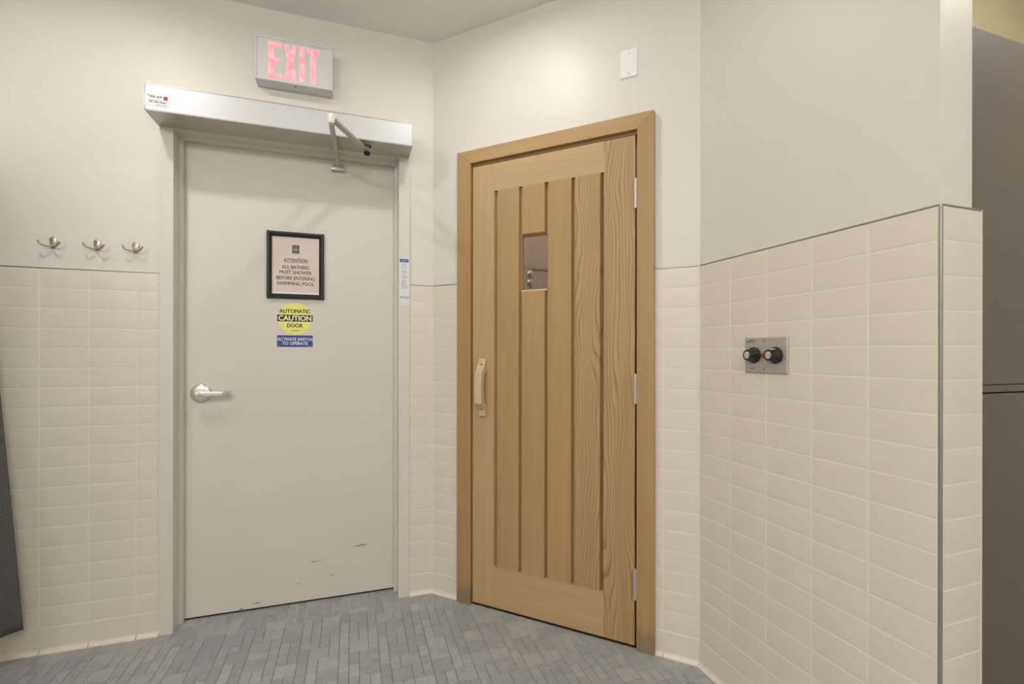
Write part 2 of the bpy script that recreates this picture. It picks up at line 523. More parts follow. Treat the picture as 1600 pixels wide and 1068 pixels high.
def inside(x, y):
    if y > .12: return False
    if y > 0.012: return -1.11 < x < -.15
    if x+y > .02: return x > 1.0 and y < -1.5
    if x > XC+.015 and y > YD-.01: return x > 1.0 and y < -1.45
    return -2.72 < x < 3.2 and y > -4.6
for j in range(-3, 122):
    for i in range(-54, 104):
        if (i, j) in occ or not inside(X0+UX*(i+.5), -UY*(j+.5)): continue
        opts = [(2, 2)]*5+[(1, 2)]*5+[(1, 3)]*2+[(2, 1)]*1+[(1, 1)]*1
        random.shuffle(opts)
        for a, b in opts+[(1, 1)]:
            if put(i, j, a, b): break
def stone(bm, x, y, a, b, tone, lay):
    g = .0011
    x0, x1, y0, y1 = x+g, x+a*UX-g, y-b*UY+g, y-g
    c = .0012
    lo = [bm.verts.new(p) for p in ((x0, y0, -.004), (x1, y0, -.004), (x1, y1, -.004), (x0, y1, -.004))]
    mi = [bm.verts.new((v.co.x, v.co.y, -.0009)) for v in lo]
    hi = [bm.verts.new(p) for p in ((x0+c, y0+c, 0), (x1-c, y0+c, 0), (x1-c, y1-c, 0), (x0+c, y1-c, 0))]
    fs = [bm.faces.new(hi)]
    for A, Bq in ((lo, mi), (mi, hi)):
        for q in range(4): fs.append(bm.faces.new((A[q], A[(q+1) % 4], Bq[(q+1) % 4], Bq[q])))
    for v in lo+mi+hi: v[lay] = tone
def in_view(x, y):
    d = Vector((x, y, 0))-CAM
    dep = d.dot(fw)
    if dep < .05: return None
    u, v_ = 800+FPX*d.dot(rt)/dep, CY-FPX*d.z/dep
    return dep if -10 < u < 1610 and v_ < 1078 else None
seen = []
for p_ in pieces:
    x, y = X0+UX*(p_[0]+p_[2]/2), -UY*(p_[1]+p_[3]/2)
    if x+y > .01 or (x > XC and y > YD): dep = None
    else: dep = in_view(x, y)
    if dep: seen.append((p_[2]*p_[3]/dep**3, p_))
seen.sort(reverse=True)
near = {p_ for _, p_ in seen[:300]}
cache = {}
bmr = bmesh.new(); layr = bmr.verts.layers.float.new('tone')
for p_ in pieces:
    i, j, a, b = p_
    x, y = X0+UX*i, -UY*j
    tone = random.random()
    if p_ in near:
        key = (a, b, int(tone*6))
        if key not in cache:
            bm = bmesh.new(); lay = bm.verts.layers.float.new('tone')
            stone(bm, 0, 0, a, b, (int(tone*6)+.5)/6, lay)
            bmesh.ops.recalc_face_normals(bm, faces=bm.faces)
            me = bpy.data.meshes.new('stone_tile'); bm.to_mesh(me); bm.free()
            me.materials.append(M['stone']); cache[key] = me
        o = bpy.data.objects.new('stone_tile', cache[key])
        COL.objects.link(o); o.parent = floor; o.location = (x, y, 0)
    else:
        stone(bmr, x, y, a, b, tone, layr)
o = fin(bmr, 'stone_tile_field', 'stone', floor)
o['kind'] = 'stuff'

# ------------------------------------------------------------------ white door
D1 = thing('door_1', 'A', -.63, 0, 0, 'grey-white flush door in a painted steel frame beside the hooks', 'door', kind='structure')
dx = .63
JF = -.004
def jamb(sgn, xo, xi, xs):
    bm = bmesh.new()
    prism(bm, [(xo+dx, JF), (xi+dx, JF), (xi+dx, .066), (xs+dx, .066), (xs+dx, .0905), (xi+dx, .0905), (xi+dx, .139), (xo+dx, .139)], 'z', 0, 2.195)
    fin(bm, 'frame_jamb', 'framepaint', D1)
jamb(-1, -1.1505, -1.1005, -1.0845)
jamb(1, -.1117, -.1637, -.1797)
bm = B_((-1.1005+dx, -.1637+dx, JF, .139, 2.146, 2.195), (-1.0845+dx, -.1797+dx, .0662, .0903, 2.130, 2.150))
fin(bm, 'frame_head', 'framepaint', D1)
slab = fin(B_((-1.0965+dx, -.1677+dx, .092, .137, .009, 2.1385), bev=.0012), 'door_panel', 'doorpaint', D1)
fin(B_((-1.1005+dx, -.1637+dx, .1, .139, -.0015, .004)), 'threshold', 'dark', D1)
for x, z, w_, h_, a in ((-.343, .242, .072, .0045, 4), (-.555, .190, .03, .003, 2), (-.525, .193, .02, .0025, 5), (-.475, .115, .026, .003, 4), (-.80, .032, .034, .004, 3), (-.862, .0145, .02, .005, 0), (-.62, .094, .012, .004, 8), (-.655, .10, .008, .003, 0)):
    bm = bmesh.new()
    prism(bm, [(-w_/2, -h_*.15), (-w_*.1, -h_/2), (w_/2, -h_*.35), (w_*.48, h_*.3), (w_*.1, h_*.45), (-w_*.3, h_*.2)], 'y', -.0003, .0006)
    o = fin(bm, 'scuff_mark', 'scuff', slab, loc=(x+dx, .092, z))
    o.rotation_euler = (0, R(-a), 0)
# lever handle
hx, hz = -1.0226+dx, 1.0105
bm = bmesh.new()
lathe(bm, [(0, -.010), (.016, -.0105), (.030, -.009), (.038, -.0065), (.0425, -.002), (.0435, 0), (.0435, .002)], c=(hx, .092, hz), n=40)
rose = fin(bm, 'handle_rose', 'chrome', D1, smooth=True)
bm = bmesh.new()
lathe(bm, [(.0115, 0), (.0115, -.03), (.0125, -.048), (.0105, -.058), (0, -.060)], c=(hx, .085, hz), n=24)
fin(bm, 'handle_neck', 'chrome', D1, smooth=True)
bm = bmesh.new()
pts = [(-.014, -.060), (.03, -.060), (.095, -.056), (.118, -.046), (.127, -.030), (.122, -.030), (.112, -.040), (.092, -.047), (.03, -.049), (-.014, -.049)]
prism(bm, [(hx+a, .092+b) for a, b in pts], 'z', hz-.0105, hz+.0105, bev=.003, seg=2)
fin(bm, 'handle_lever', 'chrome', D1, smooth=True)

# ------------------------------------------------------------------ automatic door operator
OP = thing('door_operator', 'A', -.635, 0, 2.149, 'long white automatic door operator box mounted above the grey-white door', 'door operator')
ox = .635
fin(B_((-1.1515+ox, -.1180+ox, -.148, JF, .0015, .1035), bev=.0008), 'housing', 'alu', OP)
fin(B_((-1.1505+ox, -.1190+ox, -.1465, JF-.001, -.001, .0018)), 'bottom_panel', 'alu_dark', OP)
for xa in (-1.1535, -.1185):
    fin(B_((xa+ox, xa+.002+ox, -.15, JF, -.0015, .105), bev=.0005), 'end_cap', 'alu', OP)
fin(B_((-1.1515+ox, -.118+ox, -.1495, -.146, .1005, .1045), bev=.0005), 'top_edge', 'alu_dark', OP)
bm = bmesh.new(); lathe(bm, [(0, -.002), (.019, -.002), (.019, .001)], 'z', (-.315+ox, -.08, 0), 24)
fin(bm, 'shaft_hole', 'dark', OP, smooth=True)
bm = bmesh.new(); lathe(bm, [(0, 0), (.010, 0), (.010, -.034), (0, -.034)], 'z', (-.315+ox, -.08, 0), 20)
fin(bm, 'spindle', 'alu_dark', OP, smooth=True)
E_ = Vector((-.4584+ox, -.375, -.029)); P0 = Vector((-.315+ox, -.08, -.024))
def bar(bm, a, b, w_, h_, bev=.002):
    d = (b-a); L = d.length
    q = d.to_track_quat('X', 'Z').to_matrix().to_4x4()
    b2 = bmesh.new(); box(b2, -w_*.45, L+w_*.45, -w_/2, w_/2, -h_/2, h_/2, bev=bev, seg=2)
    b2.transform(Matrix.Translation(a) @ q)
    me = bpy.data.meshes.new('t'); b2.to_mesh(me); b2.free(); bm.from_mesh(me); bpy.data.meshes.remove(me)
bm = bmesh.new(); bar(bm, P0, E_, .026, .011)
fin(bm, 'main_arm', 'alu_dark', OP, smooth=True)
bm = bmesh.new(); lathe(bm, [(0, -.010), (.013, -.010), (.014, -.006), (.014, .001), (0, .001)], 'z', (P0.x, P0.y, P0.z-.006), 20)
fin(bm, 'spindle_cap', 'dark', OP, smooth=True)
bm = bmesh.new(); lathe(bm, [(0, .010), (.0135, .010), (.0155, .007), (.0155, -.002), (.0125, -.017), (.0105, -.024), (0, -.024)], 'z', tuple(E_), 24)
fin(bm, 'elbow_joint', 'white', OP, smooth=True)
bk = Vector((-.4447+ox, .068, -.047))
E2 = E_+Vector((0, 0, -.018))
bm = bmesh.new(); d = bk-E2
tube(bm, [E2, E2+d*.42, E2+d*.44, bk], [.0105, .0105, .0085, .0085], 14)
fin(bm, 'forearm_rod', 'alu_dark', OP, smooth=True)
br = fin(B_((-.475+ox, -.4155+ox, .066, .0915, -.074, -.054), bev=.002, seg=2), 'door_shoe', 'alu_dark', OP, smooth=True)
bm = bmesh.new()
for s_ in (-1, 1):
    tube(bm, [(bk.x+s_*.024, .076, -.056), (bk.x+s_*.021, .072, -.046), (bk.x+s_*.012, .07, -.042), (bk.x, .07, -.041)], .004, 8)
fin(bm, 'shoe_fork', 'alu_dark', OP, smooth=True)
sx = thing('maker_sticker', 'A', -1.112, .1485, 2.1882, 'pale sticker with small print and red square on left end of operator box', 'sticker')
fin(B_((-.044, .044, -.0002, 0, -.0225, .0225)), 'film', 'sticker', sx)
fin(B_((.0225, .0365, -.0005, 0, .005, .020)), 'red_square', 'redlogo', sx)
for xa, xb, za, zb, mt in ((-.030, -.027, .0165, .0225, 'mid_ink'), (-.024, -.004, .0105, .0195, 'grey_ink'), (.0005, .006, .010, .017, 'mid_ink'), (.008, .018, .011, .0205, 'grey_ink'),
                       (-.028, -.010, -.0015, .0008, 'mid_ink'), (-.008, .006, -.0015, .0008, 'mid_ink'), (.008, .021, -.0015, .0008, 'grey_ink'), (.024, .034, -.0015, .0008, 'grey_ink'),
                       (-.025, -.013, -.008, -.005, 'ink'), (-.009, .006, -.008, -.005, 'ink'), (.009, .03, -.008, -.005, 'ink'), (-.002, .012, -.0175, -.0155, 'mid_ink'), (.014, .034, -.0175, -.0155, 'grey_ink')):
    fin(B_((xa, xb, -.0004, 0, za, zb)), 'print_line', mt, sx)

# ------------------------------------------------------------------ exit sign
EX = thing('exit_sign', 'A', -.6235, -REC, 2.387, 'white steel EXIT sign with glowing red letters above the grey-white door', 'exit sign')
W2, HZ = .1585, .195
fin(B_((-W2, W2, -.066, 0, 0, HZ), bev=.002, seg=2), 'housing', 'signwhite', EX)
for b in ((-W2+.001, W2-.001, -.069, -.0655, HZ-.009, HZ-.001), (-W2+.001, W2-.001, -.069, -.0655, .001, .008), (-W2+.001, -W2+.008, -.069, -.0655, .008, HZ-.009), (W2-.013, W2-.001, -.069, -.0655, .008, HZ-.009)):
    fin(B_(b, bev=.0006), 'face_rim', 'signwhite', EX)
def poly(pts, y0, y1):
    bm = bmesh.new(); prism(bm, pts, 'y', y0, y1); return bm
def letter(pts, x, w_):
    z0, h_ = .0165, .1555
    fin(poly([(x+a*w_, z0+b*h_) for a, b in pts], -.0672, -.0655), 'letter', 'redlit', EX)
letter([(0, 0), (1, 0), (1, .125), (.42, .125), (.42, .43), (.88, .43), (.88, .56), (.42, .56), (.42, .875), (1, .875), (1, 1), (0, 1)], -.1065, .053)
letter([(0, 0), (.37, 0), (.5, .28), (.63, 0), (1, 0), (.74, .52), (1, 1), (.68, 1), (.52, .76), (.36, 1), (0, 1), (.28, .52)], -.0430, .0505)
letter([(0, 0), (1, 0), (1, 1), (0, 1)], .0195, .021)
letter([(.29, 0), (.72, 0), (.72, .865), (1, .865), (1, 1), (0, 1), (0, .865), (.29, .865)], .0495, .0525)
bm = bmesh.new(); lathe(bm, [(0, -.002), (.003, -.002), (.003, 0)], 'z', (0, -.05, 0), 12)
fin(bm, 'screw', 'dark', EX)

# ------------------------------------------------------------------ coat hooks
def hook(x, label, first=None):
    t_ = thing('coat_hook', 'A', x, -REC, 1.609, label, 'hook', 'double coat hooks beside the white door')
    if first:
        for ch in first.children:
            c = ch.copy(); COL.objects.link(c); c.parent = t_
        return t_
    bm = bmesh.new()
    out = [(-.0068, 0), (.0068, 0), (.0078, .012), (.0115, .024), (.0125, .033), (.010, .041), (.0055, .0452), (0, .0465), (-.0055, .0452), (-.010, .041), (-.0125, .033), (-.0115, .024), (-.0078, .012)]
    prism(bm, out, 'y', -.006, 0, bev=.0015, seg=2)
    fin(bm, 'back_plate', 'nickel', t_, smooth=True)
    for zz in (.0365, .0175):
        bm = bmesh.new(); lathe(bm, [(0, -.0085), (.003, -.008), (.004, -.006), (.004, -.004)], 'y', (0, 0, zz), 12)
        fin(bm, 'screw', 'nickel', t_, smooth=True)
    for s_ in (-1, 1):
        bm = bmesh.new()
        tube(bm, [(0, -.006, .010), (s_*.004, -.013, .006), (s_*.013, -.021, .0045), (s_*.023, -.028, .007), (s_*.030, -.031, .013), (s_*.0335, -.031, .021), (s_*.0345, -.030, .025)], [.0042, .0036, .0032, .0032, .0036, .0042, .003], 10)
        fin(bm, 'hook_arm', 'nickel', t_, smooth=True)
    return t_
h1 = hook(-1.510, 'nickel double coat hook farthest from the white door')
hook(-1.3665, 'nickel double coat hook in the middle of the three', h1)
hook(-1.236, 'nickel double coat hook nearest the white door frame', h1)

# ------------------------------------------------------------------ notices on the white door
YDOOR = .092
N = thing('framed_notice', 'A', -.6328, -YDOOR, 1.4495, 'black framed pale pink ATTENTION notice hanging on the white door', 'notice')
fw_, fh_ = .1245, .3135
for b, bx in (('l', (-fw_, -fw_+.022, 0, fh_)), ('r', (fw_-.022, fw_, 0, fh_))):
    bm = bmesh.new()
    x0, x1 = bx[0], bx[1]
    sgn = 1 if b == 'l' else -1
    xo, xi = (x0, x1) if b == 'l' else (x1, x0)
    prism(bm, [(xo, 0), (xo, -.012), (xo+sgn*.004, -.017), (xo+sgn*.010, -.018), (xo+sgn*.016, -.012), (xi, -.008), (xi, 0)], 'z', 0, fh_)
    fin(bm, 'frame_side', 'blackframe', N)
for zo, sgn in ((0, 1), (fh_, -1)):
    bm = bmesh.new()
    prism(bm, [(0, zo), (-.012, zo), (-.017, zo+sgn*.004), (-.018, zo+sgn*.010), (-.012, zo+sgn*.016), (-.008, zo+sgn*.022), (0, zo+sgn*.022)], 'x', -fw_+.001, fw_-.001)
    fin(bm, 'frame_rail', 'blackframe', N)
fin(B_((-.112, .112, -.003, -.0004, .012, .30)), 'backing', 'white', N)
pp = fin(B_((-.102, .101, -.0045, -.0032, .034, .295)), 'paper', 'paper', N)
fin(B_((-.0165, .0155, -.0049, -.0044, .2145, .2545)), 'emblem', 'emblem', N)
fin(B_((-.009, .008, -.0051, -.0048, .231, .2345)), 'emblem_line', 'paper', N)
text(N, 'ATTENTION', -.0005, .1815, .103, .0165, -.0046, 'ink', bold=.035)
fin(B_((-.052, .051, -.0049, -.0045, .1705, .1718)), 'underline', 'ink', N)
for s_, z_, w_ in (('ALL BATHERS', .1495, .118), ('MUST SHOWER', .1245, .140), ('BEFORE ENTERING', .0975, .165), ('SWIMMING POOL', .0715, .162)):
    text(N, s_, -.0005, z_, w_, .0165, -.0046, 'ink', bold=.035)
fin(B_((-.104, .104, -.0082, -.0067, .02, .2935)), 'glass_pane', 'pane_thin', N)

Cn = thing('caution_decal', 'A', -.6363, -YDOOR, 1.2825, 'round yellow AUTOMATIC CAUTION DOOR decal below the black frame', 'decal')
bm = bmesh.new(); lathe(bm, [(0, -.0003), (.0745, -.0003), (.0745, 0)], 'y', (0, 0, .0745), 64)
fin(bm, 'disc', 'yellow', Cn)
fin(B_((-.0768, .0772, -.0006, 0, .0595, .0912), bev=.0002), 'band', 'blackband', Cn)
text(Cn, 'AUTOMATIC', -.0003, .1085, .134, .0175, -.0003, 'inkblack', bold=.05)
text(Cn, 'CAUTION', -.0003, .0755, .142, .0235, -.0006, 'cream_ink', bold=.05)
text(Cn, 'DOOR', -.0003, .0405, .067, .0175, -.0003, 'inkblack', bold=.05)
fin(B_((-.0195, .0205, -.0005, 0, .0145, .0168)), 'print_line', 'inkblack', Cn)
Bl = thing('switch_decal', 'A', -.6363, -YDOOR, 1.2212, 'blue ACTIVATE SWITCH TO OPERATE decal under the yellow disc', 'decal')
fin(B_((-.0775, .0778, -.0003, 0, 0, .0552)), 'film', 'blue', Bl)
text(Bl, 'ACTIVATE SWITCH', 0, .0365, .151, .0145, -.0003, 'blue_ink', bold=.03)
text(Bl, 'TO OPERATE', 0, .0172, .111, .0145, -.0003, 'blue_ink', bold=.03)
fin(B_((.054, .073, -.0005, 0, .0035, .0052)), 'print_line', 'grey_ink', Bl)
fin(B_((-.073, -.067, -.0005, 0, .0035, .0052)), 'print_line', 'grey_ink', Bl)

St = thing('frame_sticker', 'A', -.1370, -JF, 1.43, 'narrow clear instruction sticker with blue heading on right door jamb', 'sticker')
fin(B_((-.0235, .0225, -.0002, 0, 0, .226)), 'film', 'sticker', St)
fin(B_((-.0215, .0195, -.0005, 0, .207, .2225)), 'heading', 'blue', St)
fin(B_((-.015, .013, -.0007, 0, .2135, .2155)), 'print_line', 'blue_ink', St)
random.seed(3)
for k in range(20):
    z_ = .198-k*.0062
    if k in (4, 8, 12): continue
    xl = -.016+random.random()*.003
    fin(B_((xl, xl+.018+random.random()*.014, -.0004, 0, z_, z_+.0024)), 'print_line', 'grey_ink', St)
text(St, '3CQ4', 0, .0345, .042, .0125, -.0002, 'mid_ink', bold=.04)

# ------------------------------------------------------------------ sauna door
D2 = thing('door_2', 'B', .62, 0, 0, 'honey-coloured wooden sauna door with vertical planks and small window', 'door', kind='structure')
ex = .62
CF, CB = -.018, REC
def part(bm, name, mat, smooth=False, parent=None): return fin(bm, name, mat, parent or D2, smooth)
CT, CI = 2.155, 2.093
cl0, cl1, cr0, cr1 = .157, .2325, 1.0125, 1.0800
bm = bmesh.new(); prism(bm, [(cl0-ex, 0), (cl1-ex, 0), (cl1-ex, CI), (cl0-ex, CT)], 'y', CF, CB, bev=.0015); part(bm, 'casing_side', 'casing')
bm = bmesh.new(); prism(bm, [(cr0-ex, 0), (cr1+.004-ex, 0), (cr1-.001-ex, CT), (cr0-ex, CI)], 'y', CF, CB, bev=.0015); part(bm, 'casing_side', 'casing')
bm = bmesh.new(); prism(bm, [(cl1-ex, CI), (cr0-ex, CI), (cr1-.001-ex, CT), (cl0-ex, CT)], 'y', CF, CB, bev=.0015); part(bm, 'casing_head', 'casing_h')
part(B_((.19-ex, .2355-ex, CB, .12, 0, 2.1)), 'jamb', 'casing')
part(B_((1.0095-ex, 1.05-ex, CB, .12, 0, 2.1)), 'jamb', 'casing')
part(B_((.19-ex, 1.05-ex, CB, .12, 2.084, 2.13)), 'jamb_head', 'casing_h')
DF, DBk, VD = -.004, .034, .0200
ZR0, ZR1, ZT0, ZT1 = .012, .2, 1.9475, 2.0765
def plank(x0, x1, z0, z1, cl, cr, mat, name='plank', ct=0, cb=0):
    """board with face x0..x1; chamfers cl/cr (left/right), ct/cb at its ends, cut at 45 degrees"""
    bm = bmesh.new()
    f = [bm.verts.new(p) for p in ((x0-ex, DF, z0), (x1-ex, DF, z0), (x1-ex, DF, z1), (x0-ex, DF, z1))]
    m = [bm.verts.new(p) for p in ((x0-cl-ex, DF+VD, z0-cb), (x1+cr-ex, DF+VD, z0-cb), (x1+cr-ex, DF+VD, z1+ct), (x0-cl-ex, DF+VD, z1+ct))]
    g = .0088
    w_ = [bm.verts.new(p) for p in ((x0-g-ex, DF+VD, z0-cb), (x1+g-ex, DF+VD, z0-cb), (x1+g-ex, DF+VD, z1+ct), (x0-g-ex, DF+VD, z1+ct))]
    b = [bm.verts.new((v.co.x, DBk, v.co.z)) for v in w_]
    bm.faces.new(f); bm.faces.new(b)
    for A, Bq in ((f, m), (m, w_), (w_, b)):
        for q in range(4): bm.faces.new((A[q], A[(q+1) % 4], Bq[(q+1) % 4], Bq[q]))
    return part(bm, name, mat)
def stile(x0, x1, inner, mat):
    bm = bmesh.new()
    ch, g = .0048, .0092
    xa, xb = x0-ex, x1-ex
    if inner > 0: pol = [(xa, DF), (xb, DF), (xb+ch, DF+VD), (xb+g, DF+VD), (xb+g, DBk), (xa, DBk)]
    else: pol = [(xa, DF), (xb, DF), (xb, DBk), (xa-g, DBk), (xa-g, DF+VD), (xa-ch, DF+VD)]
    prism(bm, pol, 'z', ZR1, ZT0)
    box(bm, xa, xb, DF, DBk, ZR0, ZR1)
    box(bm, xa, xb, DF, DBk, ZT0, ZT1)
    return part(bm, 'stile', mat)
stile(.2385, .3535, 1, 'wood')
stile(.8735, 1.0025, -1, 'wood_fig')
part(B_((.3535-ex, .8735-ex, DF, DBk, ZR0, ZR1)), 'rail', 'wood_h')
part(B_((.3535-ex, .8735-ex, DF, DBk, ZT0, ZT1)), 'rail', 'wood_h')
ch = .0048
plank(.3720, .4800, ZR1, ZT0, ch, ch, 'plank')
plank(.4975, .6065, 1.731, ZT0, ch, ch, 'plank', cb=.008)
plank(.4975, .6065, ZR1, 1.470, ch, ch, 'plank', ct=.008)
plank(.6240, .7300, ZR1, ZT0, ch, ch, 'plank')
plank(.7480, .8570, ZR1, ZT0, ch, ch, 'wood_fig')
part(B_((.355-ex, .484-ex, .030, .036, ZR1, ZT0), (.62-ex, .872-ex, .030, .036, ZR1, ZT0), (.484-ex, .62-ex, .030, .036, ZR1, 1.47), (.484-ex, .62-ex, .030, .036, 1.735, ZT0)), 'door_back', 'plank')
part(B_((.485-ex, .62-ex, .014, .018, 1.46, 1.74)), 'window_pane', 'pane')
part(B_((.489-ex, .6155-ex, .0045, .036, 1.470, 1.4795)), 'window_sill', 'handlewood')
# pull handle
hxc = .2975-ex
bm = bmesh.new()
prism(bm, [(DF, 1.168), (DF-.013, 1.168), (DF-.019, 1.136), (DF-.052, 1.100), (DF-.055, 1.03), (DF-.052, .960), (DF-.019, .930), (DF-.013, .898), (DF, .898), (DF, .945), (DF-.028, .972), (DF-.032, 1.03), (DF-.028, 1.088), (DF, 1.115)], 'x', hxc-.0185, hxc+.0185, bev=.003, seg=2)
hd = part(bm, 'pull_handle', 'handlewood')
for zz, yy in ((1.140, -.0182), (.9300, -.0192)):
    bm = bmesh.new(); lathe(bm, [(0, -.0015), (.0035, -.0015), (.0035, .004)], 'y', (hxc, DF+yy, zz), 12)
    fin(bm, 'screw_hole', 'dark', hd)
for z0, z1 in ((1.775, 1.894), (.990, 1.108), (.205, .324)):
    bm = bmesh.new(); lathe(bm, [(0, z0), (.0082, z0), (.0082, z1), (0, z1)], 'z', (1.0065-ex, -.0155, 0), 16)
    hg = part(bm, 'hinge', 'steel', True)
    bm = bmesh.new()
    for zc in (z0+.014, z1-.018): lathe(bm, [(.0070, zc-.0012), (.0088, zc-.0008), (.0088, zc+.0008), (.0070, zc+.0012)], 'z', (1.0065-ex, -.0155, 0), 16)
    fin(bm, 'knuckle_ring', 'steel', hg, True)
    bm = bmesh.new(); lathe(bm, [(0, z1+.004), (.005, z1+.003), (.0062, z1-.001)], 'z', (1.0065-ex, -.0155, 0), 12)
    fin(bm, 'pin_head', 'steel', hg, True)
    part(B_((.997-ex, 1.0065-ex, -.0065, -.0035, z0, z1)), 'hinge_leaf', 'steel')
part(B_((.2355-ex, 1.0095-ex, 0, .10, -.0015, .005)), 'threshold', 'dark')

# inside the sauna: two pegs on the back wall and an unseen lamp added to light them
def sauna_peg(z, label):
    o = thing('wall_peg', 'W', 0, 0, 0, label, 'hook', 'metal pegs seen through the door window')
    o.location = (.925, 1.085, z)
    bm = bmesh.new(); lathe(bm, [(0, -.05), (.014, -.048), (.016, -.04), (.008, -.034), (.007, -.008), (.016, -.004), (.016, 0)], 'y', n=16)
    fin(bm, 'peg', 'chrome', o, True)
    bm = bmesh.new(); tube(bm, [(0, -.03, 0), (.018, -.04, -.004), (.028, -.045, .006)], .004, 8)
    fin(bm, 'prong', 'chrome', o, True)
sauna_peg(1.818, 'upper metal peg seen through the sauna door window')
sauna_peg(1.750, 'lower metal peg seen through the sauna door window')
sl = thing('sauna_fill', 'W', 0, 0, 0, 'added unseen lamp that brightens the sauna interior', 'lamp')
sl.location = (.9, .2, 2.45)
bm = bmesh.new(); lathe(bm, [(0, -.04), (.04, -.03), (.055, 0), (.05, .03), (0, .04)], 'z', n=20)
fin(bm, 'fill_bulb', 'lens', sl, True)
bm = bmesh.new(); lathe(bm, [(.06, .03), (.065, .06), (.065, .293), (0, .293)], 'z', n=20)
fin(bm, 'stem', 'steel', sl, True)
ld = bpy.data.lights.new('sauna_fill_light', 'POINT'); ld.energy = 20; ld.color = (1, .93, .87); ld.shadow_soft_size = .06  # added source, only there to brighten the view through the window
lo = bpy.data.objects.new('sauna_fill_light', ld); COL.objects.link(lo); lo.parent = sl; lo.location = (0, 0, -.12)

# ------------------------------------------------------------------ plates on the walls
bp = thing('blank_plate', 'B', .9735, -REC, 2.3175, 'white blank switch plate above the sauna door', 'wall plate')
bm = bmesh.new()
def rings(bm, rr):
    R_ = [[bm.verts.new((sx_*a, y, zc+sz_*b)) for sx_, sz_ in ((-1, -1), (1, -1), (1, 1), (-1, 1))] for a, b, y, zc in rr]
    for A, Bq in zip(R_, R_[1:]):
        for i in range(4): bm.faces.new((A[i], A[(i+1) % 4], Bq[(i+1) % 4], Bq[i]))
    bm.faces.new(R_[0]); bm.faces.new(R_[-1])
rings(bm, [(.0365, .0585, 0, .0585), (.0365, .0585, -.002, .0585), (.0325, .0545, -.006, .0585)])
fin(bm, 'plate', 'white', bp)
for zz in (.0185, .0985):
    bm = bmesh.new(); lathe(bm, [(0, -.0075), (.0025, -.0072), (.0035, -.0055)], 'y', (0, 0, zz), 12)
    fin(bm, 'screw', 'steel', bp, True)
bp.rotation_euler.y = R(1.2)

cp = thing('sauna_control', 'C', .3117, 0, 1.129, 'brushed steel control plate with two black knobs on the tiled wall', 'control panel')
bm = bmesh.new()
rings(bm, [(.083, .058, .0005, .058), (.083, .058, -.004, .058), (.0795, .0545, -.0062, .058)])
fin(bm, 'plate', 'steel', cp)
def knob(x, ang):
    bm = bmesh.new()
    lathe(bm, [(.0262, -.006), (.0265, -.009), (.0262, -.012), (.0225, -.0135), (.0215, -.016), (.0178, -.036), (.0168, -.038), (.0122, -.0385), (.0122, -.0372), (0, -.0372)], 'y', (x, 0, .058), 36)
    k_ = fin(bm, 'knob', 'black', cp, True)
    bm = bmesh.new(); lathe(bm, [(.0119, -.0368), (.0119, -.0386), (.0108, -.0392), (0, -.0392)], 'y', (x, 0, .058), 28)
    fin(bm, 'knob_cap', 'chrome', k_, True)
    bm = B_((-.0008, .0008, -.0355, -.016, .0165, .0215))
    bm.transform(Matrix.Translation((x, 0, .058)) @ Matrix.Rotation(ang, 4, 'Y'))
    fin(bm, 'pointer_line', 'white', k_)
knob(-.0425, R(-70)); knob(.0415, R(20))
bm = bmesh.new(); lathe(bm, [(.0075, -.006), (.0075, -.011), (.0055, -.0145), (0, -.0155)], 'y', (-.0035, 0, .058), 20)
fin(bm, 'pilot_lamp', 'redlens', cp, True)
for x, z in ((-.0055, .1035), (-.0035, .0135)):
    bm = bmesh.new(); lathe(bm, [(0, -.0078), (.0025, -.0075), (.0032, -.006)], 'y', (x, 0, z), 12)
    fin(bm, 'screw', 'mid_ink', cp, True)
for xa, xb, za, zb in ((-.074, -.060, .1015, .1045), (-.0595, -.055, .1025, .109), (-.054, -.038, .1035, .1065), (-.074, -.042, .0985, .0995)):
    fin(B_((xa, xb, -.0064, -.006, za, zb)), 'print_mark', 'ink', cp)
fin(B_((-.062, -.040, -.0064, -.006, .0135, .0155)), 'print_mark', 'inkblack', cp)
for k in range(9):
    a = R(-128+k*33)
    x, z = .0415+.0365*math.sin(a), .058+.0365*math.cos(a)
    fin(B_((x-.0024, x+.0024, -.0064, -.006, z-.0011, z+.0011)), 'dial_mark', 'mid_ink', cp)
fin(B_((.036, .047, -.0064, -.006, .0125, .0138)), 'print_mark', 'mid_ink', cp)

# ------------------------------------------------------------------ lockers beyond the wall end
LF = -1.5
def locker(x0, label, first=None):
    t_ = thing('locker', 'W', 0, 0, 0, label, 'locker', 'tall brown lockers')
    t_.location = (x0, LF, 0)
    if first:
        for ch in first.children:
            c = ch.copy(); COL.objects.link(c); c.parent = t_
        return t_
    Wl = .46
    fin(B_((.0005, Wl-.0005, .02, .34, .07, 2.133)), 'body', 'laminate', t_)
    fin(B_((.002, Wl-.002, .03, .33, 0, .07)), 'plinth', 'dark', t_)
    fin(B_((.002, Wl-.002, .001, .02, 1.0995+.0022, 2.135), bev=.001), 'upper_door', 'laminate', t_)
    fin(B_((.002, Wl-.002, .001, .02, 1.0795, 1.0997), bev=.0005), 'middle_rail', 'laminate', t_)
    fin(B_((.002, Wl-.002, .0, .02, .075, 1.0745), bev=.001), 'lower_door', 'laminate', t_)
    return t_
l1 = locker(1.13, 'dark brown two-door locker showing behind the wall end')
locker(1.592, 'dark brown locker next along, outside the right edge', l1)

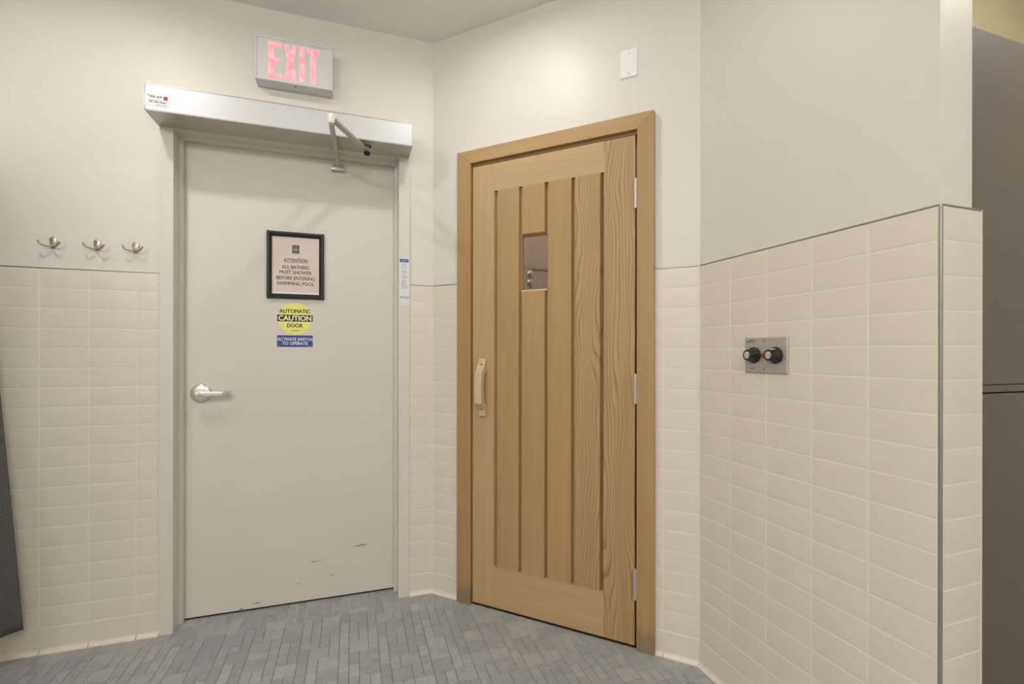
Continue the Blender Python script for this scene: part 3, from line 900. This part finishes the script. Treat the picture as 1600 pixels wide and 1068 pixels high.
# ------------------------------------------------------------------ shower curtain at the left edge
rod = thing('curtain_rod', 'W', 0, 0, 0, 'chrome shower curtain rod outside the left edge', 'curtain rod')
rod.location = (-1.74, REC, 2.0)
bm = bmesh.new(); tube(bm, [(0, -.01, 0), (0, -1.6, 0)], .0125, 14)
fin(bm, 'tube', 'chrome', rod, True)
bm = bmesh.new(); lathe(bm, [(.03, 0), (.03, -.006), (.018, -.014), (.0125, -.016)], 'y', n=20)
fin(bm, 'flange', 'chrome', rod, True)
bm = bmesh.new(); tube(bm, [(0, -1.59, 0), (0, -1.59, H-2.0)], .01, 12)
fin(bm, 'ceiling_post', 'chrome', rod, True)
bm = bmesh.new()
NU, NV = 160, 44
grid = []
for iv in range(NV+1):
    v = iv/NV
    z = 1.965-(1.965-.125)*v
    row = []
    for iu in range(NU+1):
        u = iu/NU
        y = -.055-u*.85
        amp = .028+.034*v
        ph = u*2*math.pi*6.5
        x = -1.736+.118*v**1.2+amp*math.cos(ph)+.008*math.sin(2.3*ph+3*v)*v-.02*v
        y2 = y+.012*math.sin(ph*2+.6)*(.4+.6*v)-.02*v*math.sin(ph)
        zz = z+(.006*math.sin(ph+.5) if iv == NV else 0)
        row.append(bm.verts.new((x, y2, zz)))
    grid.append(row)
for a, b in zip(grid, grid[1:]):
    for i in range(NU): bm.faces.new((a[i], a[i+1], b[i+1], b[i]))
cur = thing('shower_curtain', 'W', 0, 0, 0, 'grey woven shower curtain hanging at the left edge of the room', 'curtain')
fab = fin(bm, 'fabric', 'fabric', cur, True)
sm = fab.modifiers.new('thickness', 'SOLIDIFY'); sm.thickness = .002
for k in range(8):
    y = -.06-.85*(k+.05)/8
    bm = bmesh.new()
    tube(bm, [(-1.74+.0175*math.cos(a), y, 1.998+.024*math.sin(a)-.006) for a in [2*math.pi*q/14 for q in range(15)]], .0018, 6)
    fin(bm, 'curtain_ring', 'chrome', cur, True)

# ------------------------------------------------------------------ ceiling downlights and added fill domes
NAMES = ['ceiling downlight in front of the coat hooks', 'ceiling downlight in front of the sauna door']
for ((x, y), k), lb in zip(LAMPS, NAMES):
    t_ = thing('ceiling_downlight', 'W', 0, 0, 0, 'round white recessed '+lb, 'ceiling light', 'ceiling downlights')
    t_.location = (x, y, H)
    bm = bmesh.new(); lathe(bm, [(.095, 0), (.095, -.003), (.088, -.006), (.066, -.004), (.064, -.001)], 'z', n=32)
    fin(bm, 'trim_ring', 'white', t_, True)
    bm = bmesh.new(); lathe(bm, [(.064, -.001), (0, -.001)], 'z', n=32)
    fin(bm, 'lens', 'lens', t_)
    ld = bpy.data.lights.new('downlight', 'AREA')
    ld.shape = 'DISK'; ld.size = .11; ld.energy = LAMP_W*k; ld.color = LAMP_COL; ld.spread = R(172)
    lo = bpy.data.objects.new('downlight', ld); COL.objects.link(lo); lo.parent = t_; lo.location = (0, 0, -.008)

for ((x, y), k), lb in zip(FILL_DOMES, ('behind the viewer to the left', 'straight behind the viewer', 'behind the viewer to the right', 'over the locker aisle', 'in the far rear corner')):  # glowing domes added out of view to fill the room with light
    t_ = thing('fill_dome', 'W', 0, 0, 0, 'added unseen fill dome '+lb, 'ceiling light', 'added fill domes')
    t_.location = (x, y, H)
    bm = bmesh.new(); lathe(bm, [(.0, 0), (.18, 0), (.185, -.01), (.18, -.03), (0, -.03)], 'z', n=32)
    fin(bm, 'base_ring', 'white', t_, True)
    bm = bmesh.new(); lathe(bm, [(.165, -.031), (.162, -.06), (.145, -.095), (.11, -.125), (.06, -.143), (0, -.148)], 'z', n=32)
    dm = emit('fill_glow', (*LAMP_COL, 1), FILL_DOME_W*k/(math.pi*.15))
    fin(bm, 'fill_dome_glow', dm, t_, True)
